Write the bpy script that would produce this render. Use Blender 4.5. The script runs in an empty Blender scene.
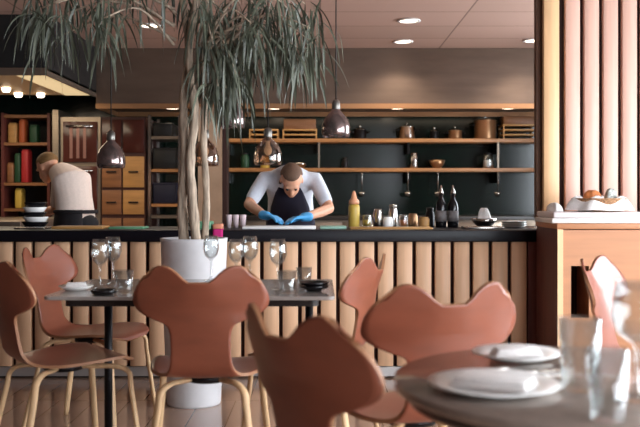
import bpy, bmesh, math, random
from mathutils import Vector, Matrix, Euler
random.seed(7)
PI = math.pi
SC = bpy.context.scene
COL = SC.collection
F = 640 * 50.0 / 36.0
CH, HY = 1.10, 197.0
V = Vector

def P(px, py, Y):
    return V(((px - 320) * Y / F, Y, CH - (py - HY) * Y / F))
def PX(px, Y):
    return (px - 320) * Y / F

# ------------------------------------------------------------------ materials
def lin(c):
    return tuple(((x / 255 / 12.92) if x / 255 <= .04045 else ((x / 255 + .055) / 1.055) ** 2.4) for x in c) + (1.0,)
MATS = {}
def mat(name, col, rough=.5, metal=0.0, var=0.0, scale=20.0, coat=0.0, spec=.5, trans=0.0, ior=1.45, bump=0.0,
        stretch=None, col2=None, detail=3.0, emit=None, estr=0.0):
    if name in MATS: return MATS[name]
    m = bpy.data.materials.new(name); m.use_nodes = True
    nt = m.node_tree; b = nt.nodes['Principled BSDF']
    b.inputs['Base Color'].default_value = lin(col)
    b.inputs['Roughness'].default_value = rough
    b.inputs['Metallic'].default_value = metal
    b.inputs['Specular IOR Level'].default_value = spec
    b.inputs['Coat Weight'].default_value = coat
    b.inputs['Coat Roughness'].default_value = .15
    b.inputs['Transmission Weight'].default_value = trans
    b.inputs['IOR'].default_value = ior
    if emit:
        b.inputs['Emission Color'].default_value = lin(emit)
        b.inputs['Emission Strength'].default_value = estr
    if var > 0 or col2 or bump:
        tc = nt.nodes.new('ShaderNodeTexCoord'); mp = nt.nodes.new('ShaderNodeMapping')
        nz = nt.nodes.new('ShaderNodeTexNoise')
        nt.links.new(tc.outputs['Object'], mp.inputs['Vector'])
        nt.links.new(mp.outputs['Vector'], nz.inputs['Vector'])
        mp.inputs['Scale'].default_value = stretch or (1, 1, 1)
        nz.inputs['Scale'].default_value = scale; nz.inputs['Detail'].default_value = detail
        if var > 0 or col2:
            rp = nt.nodes.new('ShaderNodeValToRGB')
            c1 = col2 or tuple(max(0, x * (1 - var)) for x in col)
            c2 = col if col2 else tuple(min(255, x * (1 + var)) for x in col)
            rp.color_ramp.elements[0].color = lin(c1); rp.color_ramp.elements[0].position = .3
            rp.color_ramp.elements[1].color = lin(c2); rp.color_ramp.elements[1].position = .7
            nt.links.new(nz.outputs['Fac'], rp.inputs['Fac'])
            nt.links.new(rp.outputs['Color'], b.inputs['Base Color'])
        if bump:
            bp = nt.nodes.new('ShaderNodeBump'); bp.inputs['Strength'].default_value = bump
            bp.inputs['Distance'].default_value = .01
            nt.links.new(nz.outputs['Fac'], bp.inputs['Height'])
            nt.links.new(bp.outputs['Normal'], b.inputs['Normal'])
    MATS[name] = m
    return m

def brick_mat(name, c1, c2, mortar, bw, bh, ms, rough, axes='XZ', offset=.5, coat=0.0):
    m = bpy.data.materials.new(name); m.use_nodes = True
    nt = m.node_tree; b = nt.nodes['Principled BSDF']
    tc = nt.nodes.new('ShaderNodeTexCoord')
    sp = nt.nodes.new('ShaderNodeSeparateXYZ'); cb = nt.nodes.new('ShaderNodeCombineXYZ')
    nt.links.new(tc.outputs['Object'], sp.inputs[0])
    nt.links.new(sp.outputs[axes[0]], cb.inputs['X']); nt.links.new(sp.outputs[axes[1]], cb.inputs['Y'])
    br = nt.nodes.new('ShaderNodeTexBrick')
    nt.links.new(cb.outputs[0], br.inputs['Vector'])
    br.offset = offset
    br.inputs['Color1'].default_value = lin(c1); br.inputs['Color2'].default_value = lin(c2)
    br.inputs['Mortar'].default_value = lin(mortar)
    br.inputs['Scale'].default_value = 1; br.inputs['Mortar Size'].default_value = ms
    br.inputs['Brick Width'].default_value = bw; br.inputs['Row Height'].default_value = bh
    nt.links.new(br.outputs['Color'], b.inputs['Base Color'])
    b.inputs['Roughness'].default_value = rough; b.inputs['Coat Weight'].default_value = coat
    MATS[name] = m
    return m

def glass_mat(name, col, rough=0.0, tint=1.0, edge=.5):
    # thin walled glass: clear through the middle, reflecting towards the rims
    m = bpy.data.materials.new(name); m.use_nodes = True
    nt = m.node_tree; nt.nodes.remove(nt.nodes['Principled BSDF'])
    t = nt.nodes.new('ShaderNodeBsdfTransparent'); g = nt.nodes.new('ShaderNodeBsdfGlossy'); x = nt.nodes.new('ShaderNodeMixShader')
    lw = nt.nodes.new('ShaderNodeLayerWeight'); lw.inputs['Blend'].default_value = edge
    mr = nt.nodes.new('ShaderNodeMapRange'); mr.inputs['To Min'].default_value = .05; mr.inputs['To Max'].default_value = .62
    c = lin(col); t.inputs[0].default_value = (c[0] * tint, c[1] * tint, c[2] * tint, 1)
    g.inputs['Roughness'].default_value = max(rough, .06)
    nt.links.new(lw.outputs['Facing'], mr.inputs['Value']); nt.links.new(mr.outputs[0], x.inputs[0])
    nt.links.new(t.outputs[0], x.inputs[1]); nt.links.new(g.outputs[0], x.inputs[2])
    nt.links.new(x.outputs[0], nt.nodes['Material Output'].inputs[0])
    MATS[name] = m
    return m

# ------------------------------------------------------------------ mesh building
class MB:
    def __init__(s): s.bm = bmesh.new()
    def add(s, verts, faces, mi=0, M=None, smooth=False):
        vs = [s.bm.verts.new(M @ V(v) if M else V(v)) for v in verts]
        for f in faces:
            try:
                fc = s.bm.faces.new([vs[i] for i in f]); fc.material_index = mi; fc.smooth = smooth
            except ValueError: pass
        return vs
    def box(s, lo, hi, mi=0, M=None, bevel=0.0, seg=2):
        x0, y0, z0 = lo; x1, y1, z1 = hi
        t = bmesh.new()
        r = bmesh.ops.create_cube(t, size=1)
        for v in t.verts:
            v.co = V(((x0 + x1) / 2 + v.co.x * (x1 - x0), (y0 + y1) / 2 + v.co.y * (y1 - y0), (z0 + z1) / 2 + v.co.z * (z1 - z0)))
        if bevel > 0:
            bmesh.ops.bevel(t, geom=list(t.edges), offset=bevel, segments=seg, affect='EDGES', profile=.5)
        s.merge(t, mi, M, bevel > 0)
    def merge(s, t, mi=0, M=None, smooth=False):
        t.verts.index_update()
        s.add([v.co.copy() for v in t.verts], [[v.index for v in f.verts] for f in t.faces], mi, M, smooth)
        t.free()
    def tube(s, pts, rad, n=10, mi=0, cap=True, M=None, up=None, roundcap=False):
        pts = [V(p) for p in pts]
        if not isinstance(rad, (list,)): rad = [rad] * len(pts)
        rad = [r if isinstance(r, tuple) else (r, r) for r in rad]
        if roundcap:
            d0 = (pts[0] - pts[1]).normalized(); d1 = (pts[-1] - pts[-2]).normalized()
            pre, prr, post, por = [], [], [], []
            for k in (1, 2, 3):
                a = k / 3 * PI / 2
                q = max(.05, math.cos(a)); m0 = min(rad[0]); m1 = min(rad[-1])
                pre.insert(0, pts[0] + d0 * m0 * math.sin(a)); prr.insert(0, (rad[0][0] * q, rad[0][1] * q))
                post.append(pts[-1] + d1 * m1 * math.sin(a)); por.append((rad[-1][0] * q, rad[-1][1] * q))
            pts = pre + pts + post; rad = prr + rad + por
        N = len(pts); T = []
        for i in range(N):
            a = pts[max(0, i - 1)]; b = pts[min(N - 1, i + 1)]
            T.append((b - a).normalized())
        u = V(up) if up else (V((0, 0, 1)) if abs(T[0].z) < .9 else V((1, 0, 0)))
        verts = []; 
        for i in range(N):
            u = (u - T[i] * u.dot(T[i]))
            if u.length < 1e-6: u = T[i].orthogonal()
            u.normalize(); w = T[i].cross(u)
            for k in range(n):
                a = 2 * PI * k / n
                verts.append(pts[i] + w * math.cos(a) * rad[i][0] + u * math.sin(a) * rad[i][1])
        faces = []
        for i in range(N - 1):
            for k in range(n):
                k2 = (k + 1) % n
                faces.append((i * n + k, i * n + k2, (i + 1) * n + k2, (i + 1) * n + k))
        if cap:
            faces.append(tuple(range(n - 1, -1, -1))); faces.append(tuple((N - 1) * n + k for k in range(n)))
        s.add(verts, faces, mi, M, True)
    def lathe(s, prof, n=24, mi=0, M=None, c=(0, 0, 0), closed=False):
        verts = []; faces = []; idx = []
        for (r, z) in prof:
            if r < 1e-6:
                idx.append([len(verts)]); verts.append(V((c[0], c[1], c[2] + z)))
            else:
                row = []
                for k in range(n):
                    a = 2 * PI * k / n
                    row.append(len(verts)); verts.append(V((c[0] + r * math.cos(a), c[1] + r * math.sin(a), c[2] + z)))
                idx.append(row)
        pairs = list(zip(idx[:-1], idx[1:]))
        if closed: pairs.append((idx[-1], idx[0]))
        for a, b in pairs:
            if len(a) == 1 and len(b) == 1: continue
            for k in range(n):
                k2 = (k + 1) % n
                if len(a) == 1: faces.append((a[0], b[k2], b[k]))
                elif len(b) == 1: faces.append((a[k], a[k2], b[0]))
                else: faces.append((a[k], a[k2], b[k2], b[k]))
        s.add(verts, faces, mi, M, True)
    def sphere(s, c, r, n=16, mi=0, M=None):
        if not isinstance(r, (tuple, list)): r = (r, r, r)
        t = bmesh.new(); bmesh.ops.create_uvsphere(t, u_segments=n, v_segments=max(6, n // 2), radius=1)
        for v in t.verts: v.co = V((c[0] + v.co.x * r[0], c[1] + v.co.y * r[1], c[2] + v.co.z * r[2]))
        s.merge(t, mi, M, True)
    def prism(s, poly, z0, z1, mi=0, M=None, bevel=0.0):
        t = bmesh.new()
        vs = [t.verts.new((x, y, z0)) for x, y in poly]
        f = t.faces.new(vs)
        r = bmesh.ops.extrude_face_region(t, geom=[f])
        for v in [g for g in r['geom'] if isinstance(g, bmesh.types.BMVert)]: v.co.z = z1
        if bevel:
            es = [e for e in t.edges if abs(e.verts[0].co.z - e.verts[1].co.z) < 1e-6]
            bmesh.ops.bevel(t, geom=es, offset=bevel, segments=2, affect='EDGES', profile=.5)
        bmesh.ops.recalc_face_normals(t, faces=t.faces)
        s.merge(t, mi, M, False)
    def grid(s, rows, mi=0, closed_u=False, M=None, thick=0.0):
        n = len(rows[0]); verts = [p for r in rows for p in r]; faces = []
        for i in range(len(rows) - 1):
            for k in range(n if closed_u else n - 1):
                k2 = (k + 1) % n
                faces.append((i * n + k, i * n + k2, (i + 1) * n + k2, (i + 1) * n + k))
        s.add(verts, faces, mi, M, True)
    def build(s, name, m, parent=None, loc=(0, 0, 0), rot=(0, 0, 0), smooth_angle=None, recalc=True):
        me = bpy.data.meshes.new(name)
        if recalc: bmesh.ops.recalc_face_normals(s.bm, faces=s.bm.faces)
        s.bm.to_mesh(me); s.bm.free()
        for mm in (m if isinstance(m, (list, tuple)) else [m]): me.materials.append(mm)
        o = bpy.data.objects.new(name, me); COL.objects.link(o)
        o.location = loc; o.rotation_euler = rot
        if parent: o.parent = parent
        return o

def tag(o, label, cat, group=None, kind=None):
    o['label'] = label; o['category'] = cat
    if group: o['group'] = group
    if kind: o['kind'] = kind
    return o
def thing(name, label, cat, loc=(0, 0, 0), rz=0, group=None):
    o = bpy.data.objects.new(name, None); COL.objects.link(o)
    o.empty_display_size = .1
    o.location = loc; o.rotation_euler = (0, 0, rz)
    return tag(o, label, cat, group)
def struct(o):
    o['kind'] = 'structure'; return o
KIDS = {}
def dup(root, label=None, loc=None, rz=None, group=None, rot=None):
    kids = {}
    for o in COL.objects:
        if o.parent: kids.setdefault(o.parent, []).append(o)
    r = root.copy(); COL.objects.link(r)
    if loc is not None: r.location = loc
    if rz is not None: r.rotation_euler = (0, 0, rz)
    if rot is not None: r.rotation_euler = rot
    if label: r['label'] = label
    if group: r['group'] = group
    def rec(a, b):
        for ch in kids.get(a, []):
            c = ch.copy(); COL.objects.link(c); c.parent = b; rec(ch, c)
    rec(root, r)
    return r
def B(lo, hi, bevel=0.0):
    m = MB(); m.box(lo, hi, bevel=bevel); return m
def catmull(ps, n):
    out = []
    ps = [V(p) for p in ps]
    for i in range(len(ps) - 1):
        p0 = ps[max(0, i - 1)]; p1 = ps[i]; p2 = ps[i + 1]; p3 = ps[min(len(ps) - 1, i + 2)]
        for k in range(n):
            t = k / n
            out.append(.5 * ((2 * p1) + (p2 - p0) * t + (2 * p0 - 5 * p1 + 4 * p2 - p3) * t * t + (3 * p1 - p0 - 3 * p2 + p3) * t ** 3))
    out.append(ps[-1]); return out

# ------------------------------------------------------------------ palette
M_slat = mat('pale oak slats', (220, 176, 140), .45, var=.035, scale=5, stretch=(6, 6, .4), bump=.05)
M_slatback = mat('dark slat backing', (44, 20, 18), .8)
M_board = mat('light oak board', (230, 186, 140), .45, var=.035, scale=5, stretch=(6, 6, .4))
M_cab = mat('service station oak veneer', (182, 126, 88), .45, var=.04, scale=4, stretch=(.5, 4, 6))
M_redwood = mat('shade toned red wood', (92, 44, 38), .5, var=.1, scale=5, stretch=(6, 6, .4))  # shade on the station side and counter end put into the colour
M_worktop = mat('black stone worktop', (13, 11, 18), .38, var=.15, scale=60, spec=.25)
M_kick = mat('brushed metal kick plate', (190, 186, 184), .35, metal=.7)
M_steel = mat('brushed stainless steel', (150, 136, 122), .38, metal=.85, var=.05, scale=8, stretch=(.3, 1, 12))
M_steel2 = mat('polished steel', (190, 184, 178), .2, metal=1)
M_hood = mat('hood steel', (108, 90, 78), .42, metal=.55, var=.07, scale=3, stretch=(.6, 1, 3))
M_darkhood = mat('dark coated hood', (28, 29, 30), .5, var=.08, scale=4)
M_shelfwood = mat('honey wood shelf', (164, 114, 70), .45, var=.1, scale=4, stretch=(.5, 5, 5))
M_wooddrawer = mat('warm wood drawer front', (130, 86, 54), .45, var=.1, scale=4, stretch=(.6, 5, 5))
M_woodpale = mat('pale yellow wood', (176, 130, 76), .5, var=.08, scale=4, stretch=(.6, 5, 5))
M_pillar = mat('beige plaster pillar', (150, 126, 106), .8, var=.05, scale=6)
M_black = mat('matte black', (18, 17, 18), .5)
M_blackgloss = mat('gloss black', (20, 19, 22), .15)
M_blackmetal = mat('black metal', (34, 32, 34), .4, metal=.6)
M_white = mat('white glazed ceramic', (246, 243, 240), .2)
M_cloth = mat('white linen', (248, 244, 242), .85, var=.03, scale=120, bump=.1)
M_chair = mat('cognac brown chair shell', (138, 76, 55), .40, var=.07, scale=2.5, stretch=(2, 1, 5), coat=.3)
M_chaired = mat('chair plywood edge', (160, 112, 80), .5)
M_leg = mat('ash wood chair leg', (222, 184, 140), .45, var=.06, scale=8, stretch=(5, 5, .5))
M_leg2 = mat('walnut chair leg', (126, 78, 56), .45, var=.08, scale=8, stretch=(5, 5, .5))
M_table = mat('grey polished tabletop', (148, 134, 124), .10, var=.05, scale=30, coat=.4)
M_table2 = mat('pale grey tabletop', (150, 140, 134), .18, var=.05, scale=30, coat=.3)
M_tedge = mat('dark table edge', (40, 32, 30), .4)
M_glass = glass_mat('clear glass', (250, 252, 252))
M_smoke = mat('smoked glass shade', (132, 116, 114), .16, metal=.8, var=.2, scale=14)
M_clearshade = glass_mat('clear pendant glass', (236, 220, 206), .08, .9, .6)
M_bulb = mat('warm bulb', (226, 218, 206), .3, emit=(255, 224, 190), estr=.25)
M_cord = mat('black cord', (22, 20, 20), .6)
M_pot = mat('white matte planter', (214, 212, 214), .6, var=.03, scale=10)
M_soil = mat('dark soil', (44, 34, 28), .95, var=.2, scale=60, bump=.4)
M_bark = mat('grey brown bark', (164, 146, 128), .85, var=.22, scale=18, stretch=(3, 3, .5), bump=.5)
M_leaf = mat('grey green leaf', (86, 90, 76), .36, var=.2, scale=6)
M_skin = mat('skin', (214, 158, 128), .5, var=.03, scale=30)
M_hair = mat('short brown hair', (96, 70, 54), .8, var=.15, scale=150, bump=.3)
M_hair2 = mat('light brown hair', (122, 90, 52), .8, var=.15, scale=150, bump=.3)
M_shirt = mat('white chef shirt', (212, 217, 228), .85, var=.02, scale=60, bump=.05)
M_shirt2 = mat('cream chef shirt', (226, 206, 194), .85, var=.02, scale=60, bump=.05)
M_apron = mat('navy apron', (28, 26, 46), .85, var=.05, scale=90)
M_apronb = mat('black apron', (24, 20, 24), .85)
M_trouser = mat('black trousers', (26, 25, 28), .85)
M_glove = mat('blue nitrile glove', (76, 164, 222), .4)
M_green = mat('green plastic', (96, 150, 116), .5)
M_teal = mat('pale teal board', (150, 190, 172), .5)
M_magenta = mat('magenta cloth', (196, 40, 120), .85)
M_mustard = mat('mustard sauce', (196, 164, 74), .4)
M_peach = mat('peach cap', (226, 160, 122), .45)
M_red = mat('red packaging', (168, 40, 42), .5)
M_orange = mat('orange packaging', (170, 84, 46), .5)
M_greenpack = mat('green packaging', (32, 66, 42), .5)
M_copper = mat('warm steel pot', (170, 132, 98), .3, metal=.8)
M_bread = mat('crusty bread', (186, 112, 62), .75, var=.2, scale=25, bump=.3)
M_wicker = mat('wicker', (150, 112, 80), .7, var=.25, scale=90)
M_oven = mat('brown oven glass', (74, 38, 32), .18, var=.1, scale=3)
M_eye = mat('eye', (40, 30, 26), .2)
M_lampglow = mat('lamp disc', (255, 236, 214), .4, emit=(255, 232, 205), estr=5)
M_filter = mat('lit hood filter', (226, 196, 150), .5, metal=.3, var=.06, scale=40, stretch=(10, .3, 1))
M_wall = mat('warm plaster', (74, 58, 52), .9, var=.03, scale=3)
M_tile = brick_mat('dark green wall tile', (14, 32, 25), (11, 25, 20), (8, 11, 10), .2, .075, .004, .18, 'XZ')
M_ceil = brick_mat('ceiling panels', (176, 144, 130), (168, 138, 124), (122, 96, 86), 1.2, .6, .008, .8, 'XY', 0)
M_floor = brick_mat('polished floor planks', (170, 140, 122), (158, 128, 110), (110, 84, 70), .19, 1.6, .003, .14, 'XY', .4, .4)

# ------------------------------------------------------------------ the setting
XL, XR, YB, YF, ZC = -3.6, 3.2, 9.9, -2.5, 2.6
struct(B((XL - .1, YF - .1, -.1), (XR + .1, YB + .1, 0)).build('floor', M_floor))
struct(B((XL - .1, 5.6, ZC), (XR + .1, YB + .1, ZC + .1)).build('ceiling', M_ceil))
struct(B((XL - .1, YF - .1, ZC), (XR + .1, 5.599, ZC + .1)).build('ceiling_dining', mat('darkened dining ceiling', (130, 112, 104), .7, var=.05, scale=4)))  # out of view; colour darkened to cut bounce light on the chairs
struct(B((XL - .1, YB, 0), (XR + .1, YB + .1, ZC)).build('wall_back', M_tile))
struct(B((XL - .1, YF, 0), (XL, YB, ZC)).build('wall_left', M_wall))
# wall_right with three window openings, plus an unseen one added to light the kitchen
wins = [(-2.3, -.3), (.1, 2.1), (2.5, 4.5), (5.9, 7.9)]
w = MB(); zs, zt = .35, 2.5
ys = [YF] + [y for p in wins for y in p] + [YB]
for i in range(0, len(ys), 2): w.box((XR, ys[i], 0), (XR + .1, ys[i + 1], ZC))
for a, b in wins:
    w.box((XR, a, 0), (XR + .1, b, zs)); w.box((XR, a, zt), (XR + .1, b, ZC))
struct(w.build('wall_right', M_wall))
# wall_rear with an unseen window opening added for front light
w = MB(); rw = [(1.9, 3.1)]
xs = [XL] + [x for p in rw for x in p] + [XR]
for i in range(0, len(xs), 2): w.box((xs[i], YF - .1, 0), (xs[i + 1], YF, ZC))
for a, b in rw:
    w.box((a, YF - .1, 0), (b, YF, zs)); w.box((a, YF - .1, zt), (b, YF, ZC))
struct(w.build('wall_rear', M_wall))
def pane_mat():
    m = bpy.data.materials.new('window pane'); m.use_nodes = True
    nt = m.node_tree; nt.nodes.remove(nt.nodes['Principled BSDF'])
    t = nt.nodes.new('ShaderNodeBsdfTransparent'); g = nt.nodes.new('ShaderNodeBsdfGlossy'); x = nt.nodes.new('ShaderNodeMixShader')
    g.inputs['Roughness'].default_value = .02; x.inputs[0].default_value = .06
    nt.links.new(t.outputs[0], x.inputs[1]); nt.links.new(g.outputs[0], x.inputs[2])
    nt.links.new(x.outputs[0], nt.nodes['Material Output'].inputs[0])
    return m
M_pane = pane_mat()
def portal(name, loc, rot, sx, sy):
    l = bpy.data.lights.new(name, 'AREA'); l.shape = 'RECTANGLE'; l.size = sx; l.size_y = sy
    l.cycles.is_portal = True
    o = bpy.data.objects.new(name, l); COL.objects.link(o); o.location = loc; o.rotation_euler = rot
k = 0
for a, b in wins:
    k += 1
    f = MB(); t = .04
    for (y0, y1, z0, z1) in ((a, a + t, zs, zt), (b - t, b, zs, zt), (a + t, b - t, zs, zs + t), (a + t, b - t, zt - t, zt), ((a + b) / 2 - t / 2, (a + b) / 2 + t / 2, zs + t, zt - t)):
        f.box((XR + .03, y0, z0), (XR + .07, y1, z1))
    wo = struct(f.build('window_%d' % k, M_black))
    B((XR + .048, a + t, zs + t), (XR + .052, b - t, zt - t)).build('pane', M_pane, wo)
    portal('window_daylight', (XR + .12, (a + b) / 2, (zs + zt) / 2), (0, PI / 2, 0), zt - zs, b - a)
for a, b in rw:
    k += 1
    f = MB(); t = .04
    for (x0, x1, z0, z1) in ((a, a + t, zs, zt), (b - t, b, zs, zt), (a + t, b - t, zs, zs + t), (a + t, b - t, zt - t, zt), ((a + b) / 2 - t / 2, (a + b) / 2 + t / 2, zs + t, zt - t)):
        f.box((x0, YF - .07, z0), (x1, YF - .03, z1))
    wo = struct(f.build('window_%d' % k, M_black))
    B((a + t, YF - .052, zs + t), (b - t, YF - .048, zt - t)).build('pane', M_pane, wo)
    portal('window_daylight', ((a + b) / 2, YF - .12, (zs + zt) / 2), (PI / 2, 0, 0), b - a, zt - zs)

# slatted partition right of the pass
YC = 5.40
part_x0 = PX(543, YC)
w = MB()
w.box((part_x0, YC + .03, 0), (XR, YC + .13, ZC), 1)
pit = 19.0 * YC / F
for i in range(16):
    x0 = PX(565.0, YC) + i * pit
    if x0 + .09 > XR: break
    w.box((x0, YC - .01, 0), (x0 + 14.6 * YC / F, YC + .03, ZC), 0, bevel=.003, seg=1)
w.box((part_x0, YC - .02, 0), (PX(558.5, YC), YC + .03, ZC), 2, bevel=.003, seg=1)
struct(w.build('wall_partition', [mat('rosy oak slats', (222, 178, 160), .45, var=.035, scale=5, stretch=(6, 6, .4), bump=.05), M_slatback, M_board]))
w = MB(); w.box((part_x0 - .03, YC + .04, .97), (part_x0, YC + .1, ZC))
struct(w.build('trim_1', mat('brown jamb', (96, 62, 40), .6)))

# ------------------------------------------------------------------ bar counter
cx0, cx1, HC = XL + .02, PX(545, 5.37), .90
ct = thing('bar_counter', 'long kitchen pass counter with black worktop and vertical oak slat front', 'counter', (0, YC, 0))
wt = B((cx0, -.05, HC - .07), (cx1, .66, HC), .004).build('worktop', M_worktop, ct)
s = MB(); x = PX(527, YC) - .0
i = 0
while True:
    xr = PX(526.0, YC) - i * pit
    if xr < cx0 + .05: break
    s.box((xr - 15.2 * YC / F, -.02, .075), (xr, .02, HC - .07), bevel=.003, seg=1); i += 1
s.build('slat_front', M_slat, ct)
B((cx0, .02, .07), (PX(527, YC), .06, HC - .07)).build('backing_panel', M_slatback, ct)
B((PX(527.3, YC), -.02, .0), (part_x0 - .004, .06, HC - .07), .003).build('end_panel', M_redwood, ct)  # dark colour stands in for shade beside the station
B((cx0, .0, .012), (PX(527, YC), .03, .069)).build('kick_plate', M_kick, ct)
B((cx0, .06, .0), (part_x0 - .02, .64, HC - .071)).build('carcass', M_black, ct)

# ------------------------------------------------------------------ kitchen back: hood, shelves, units
Yh = 8.95
hx0, hx1 = PX(96, Yh), PX(541, Yh) + .25
hd = thing('extractor_hood', 'long brushed steel extractor hood hanging under the kitchen ceiling', 'extractor hood', (0, Yh, 1.99))
m = MB(); m.box((hx0, 0, .05), (hx1, .9, ZC - 1.99 - .002)); m.build('canopy', M_hood, hd)
m = MB()
m.box((hx0, -.012, 0), (hx1, .02, .05)); m.box((hx0, .88, 0), (hx1, .9, .05)); m.box((hx0, .02, 0), (hx0 + .02, .88, .05)); m.box((hx1 - .02, .02, 0), (hx1, .88, .05))
m.build('rim', mat('bronze toned rim', (164, 120, 84), .4, metal=.4), hd)
for lx in (PX(167, Yh), PX(272, Yh), PX(400, Yh), PX(515, Yh)):
    m = MB(); m.lathe([(0, .03), (.07, .03), (.07, .05), (0, .05)], 16, c=(lx, .3, 0)); m.build('hood_lamp', M_lampglow, hd)
# left hood over the left bench
lh = thing('range_hood', 'dark boxy hood with a lit cream underside along the left kitchen wall', 'range hood', (0, 7.3, 2.1))
m = MB(); m.box((XL + .01, 0, .04), (-2.24, 1.6, ZC - 2.1 - .002)); m.build('canopy', M_darkhood, lh)
m = MB(); m.box((XL + .01, -.01, 0), (-2.24, .02, .06)); m.box((-2.26, .02, 0), (-2.24, 1.6, .06)); m.build('rim', M_steel, lh)
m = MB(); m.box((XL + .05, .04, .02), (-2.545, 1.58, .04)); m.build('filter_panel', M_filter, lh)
m = MB(); m.box((-2.54, .04, .015), (-2.28, 1.58, .04)); m.build('glowing_underside', mat('glowing hood underside', (236, 214, 170), .5, emit=(236, 210, 160), estr=.7), lh)  # emission stands in for lamplight on the hood underside
for (lx, ly) in ((-2.93, 1.0), (-2.75, 1.45), (-2.96, 1.42)):
    m = MB(); m.lathe([(0, -.02), (.03, -.02), (.04, .0), (.04, .02), (0, .02)], 16, c=(lx, ly, 0)); m.build('hood_lamp', M_lampglow, lh)

Ys = 9.6
def shelf(z, x0, x1, label):
    t = thing('wall_shelf', label, 'shelf', (0, Ys, z - .04), group='wooden wall shelves')
    B((x0, 0, 0), (x1, YB - Ys - .002, .04), .003).build('board', M_shelfwood, t)
    for px in (228, 318, 408, 498):
        m = MB(); X = PX(px, Ys + .1)
        m.box((X - .012, .04, -.12), (X + .012, YB - Ys - .002, -.001)); m.build('bracket', M_blackmetal, t)
    return t
SHELF_GAP = 29.5 * Ys / F
ZU, ZL = 1.1 + (197 - 138.5) * Ys / F, 1.1 + (197 - 168) * Ys / F
sx0, sx1 = PX(225, Ys), PX(541, Ys)
shelf(ZU, sx0, sx1, 'upper honey wood shelf holding steel pots on the green tiled wall')
lsh = shelf(ZL, sx0, sx1, 'lower honey wood shelf holding jars and bowls on the green tiled wall')
for px in (228, 319, 498.5):
    X = PX(px, Ys); B((X - .01, .015, .0405), (X + .01, .035, SHELF_GAP - .0005)).build('upright', M_steel, lsh)

# back counter
bc = thing('back_counter', 'stainless steel worktop unit along the green tiled wall', 'counter', (0, 9.2, 0))
B((PX(226, 9.2) + .03, 0, .86), (XR - .6, .69, .9), .003).build('worktop', mat('dark stone back worktop', (42, 38, 36), .4), bc)
B((PX(226, 9.2) + .05, .04, .1), (XR - .62, .69, .859)).build('carcass', M_steel, bc)
B((PX(226, 9.2) + .08, .08, 0), (XR - .66, .68, .0995)).build('plinth', M_black, bc)
for i in range(6):
    xa = PX(226, 9.2) + .06 + i * .58
    d = B((xa, .015, .12), (xa + .56, .039, .84), .003).build('door', M_steel, bc)
    B((xa + .1, -.01, .78), (xa + .46, .014, .8), .004).build('handle', M_steel2, d)

# tall oven unit
ov = thing('oven_tower', 'tall built in oven tower with brown glass doors left of drawers', 'oven', (PX(60, 9.2), 9.2, 0))
wv = PX(100, 9.2) - PX(60, 9.2)
B((0, .02, 0), (wv, .68, 1.93)).build('body', M_steel, ov)
for (z0, z1) in ((.1, .88), (.92, 1.42), (1.46, 1.88)):
    d = B((.03, 0, z0), (wv - .03, .019, z1), .004).build('door', M_oven, ov)
    m = MB(); m.tube([(.07, -.03, z1 - .05), (wv - .07, -.03, z1 - .05)], .012, 8)
    m.box((.08, -.03, z1 - .058), (.1, .0, z1 - .042)); m.box((wv - .1, -.03, z1 - .058), (wv - .08, .0, z1 - .042)); m.build('handle', M_steel2, d)
m = MB(); m.box((-.07, -.03, 0), (-.01, .68, 2.0)); m.build('side_post', M_steel, ov)
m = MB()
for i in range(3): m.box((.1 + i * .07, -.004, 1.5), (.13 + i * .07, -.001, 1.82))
m.build('reflection_strips', mat('pale reflection strip', (150, 110, 100), .3, metal=.4), ov)  # pale strips imitate reflections in the upper oven glass

# drawer unit
dr = thing('drawer_cabinet', 'warm wooden drawer cabinet between the oven tower and storage rack', 'cabinet', (PX(100, 9.2) + .01, 9.2, 0))
wd = PX(146, 9.2) - PX(100, 9.2) - .02
B((0, .02, 0), (wd, .68, 1.93)).build('body', mat('dark brown carcass', (70, 40, 34), .5), dr)
for c, (x0, x1) in enumerate(((.01, wd * .46), (wd * .5, wd - .01))):
    for r, (z0, z1) in enumerate(((.12, .48), (.5, .88), (.92, 1.17), (1.2, 1.52))):
        d = B((x0, 0, z0), (x1, .019, z1), .003).build('drawer', M_woodpale if (c and r > 1) or r == 2 and c else M_wooddrawer, dr)
        B(((x0 + x1) / 2 - .05, -.02, (z0 + z1) / 2 - .008), ((x0 + x1) / 2 + .05, -.001, (z0 + z1) / 2 + .008), .003).build('handle', M_blackmetal, d)
for (x0, x1) in ((.01, wd * .46), (wd * .5, wd - .01)):
    B((x0, .0, 1.56), (x1, .019, 1.9), .003).build('door', M_oven, dr)

# storage rack
rk = thing('storage_rack', 'open steel storage rack with dark tubs beside the beige pillar', 'rack', (PX(148, 9.2), 9.2, 0))
wr = PX(181, 9.2) - PX(148, 9.2)
for (x, y) in ((0, 0), (wr - .03, 0), (0, .5), (wr - .03, .5)):
    B((x, y, 0), (x + .03, y + .03, 1.95)).build('post', M_steel2, rk)
for i, z in enumerate((.3, .62, .88, 1.0, 1.36, 1.7)):
    B((.031, .005, z), (wr - .031, .525, z + .03)).build('shelf', M_shelfwood if z in (1.36, 1.0) else M_steel, rk)
rnames = ('near the top', 'in the middle', 'low down')
for i, (z, h, mm, wdt) in enumerate(((1.73, .14, M_black, .2), (1.39, .22, M_black, .24), (1.03, .22, mat('navy tub', (24, 24, 44), .5), .24))):
    m = MB(); X0 = .045
    m.box((X0, .03, 0), (X0 + wdt, .4, h), bevel=.01)
    m.box((X0 - .006, .024, h - .025), (X0 + wdt + .006, .406, h - .005), bevel=.004)
    o = m.build('storage_tub', mm, None, (PX(148, 9.2), 9.2, z + .0005))
    tag(o, ['black storage tub on the topmost shelf of the steel rack', 'tall black storage tub on the middle wooden rack shelf', 'navy storage tub on the lower wooden rack shelf'][i], 'tub', 'tubs on the storage rack')

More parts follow.
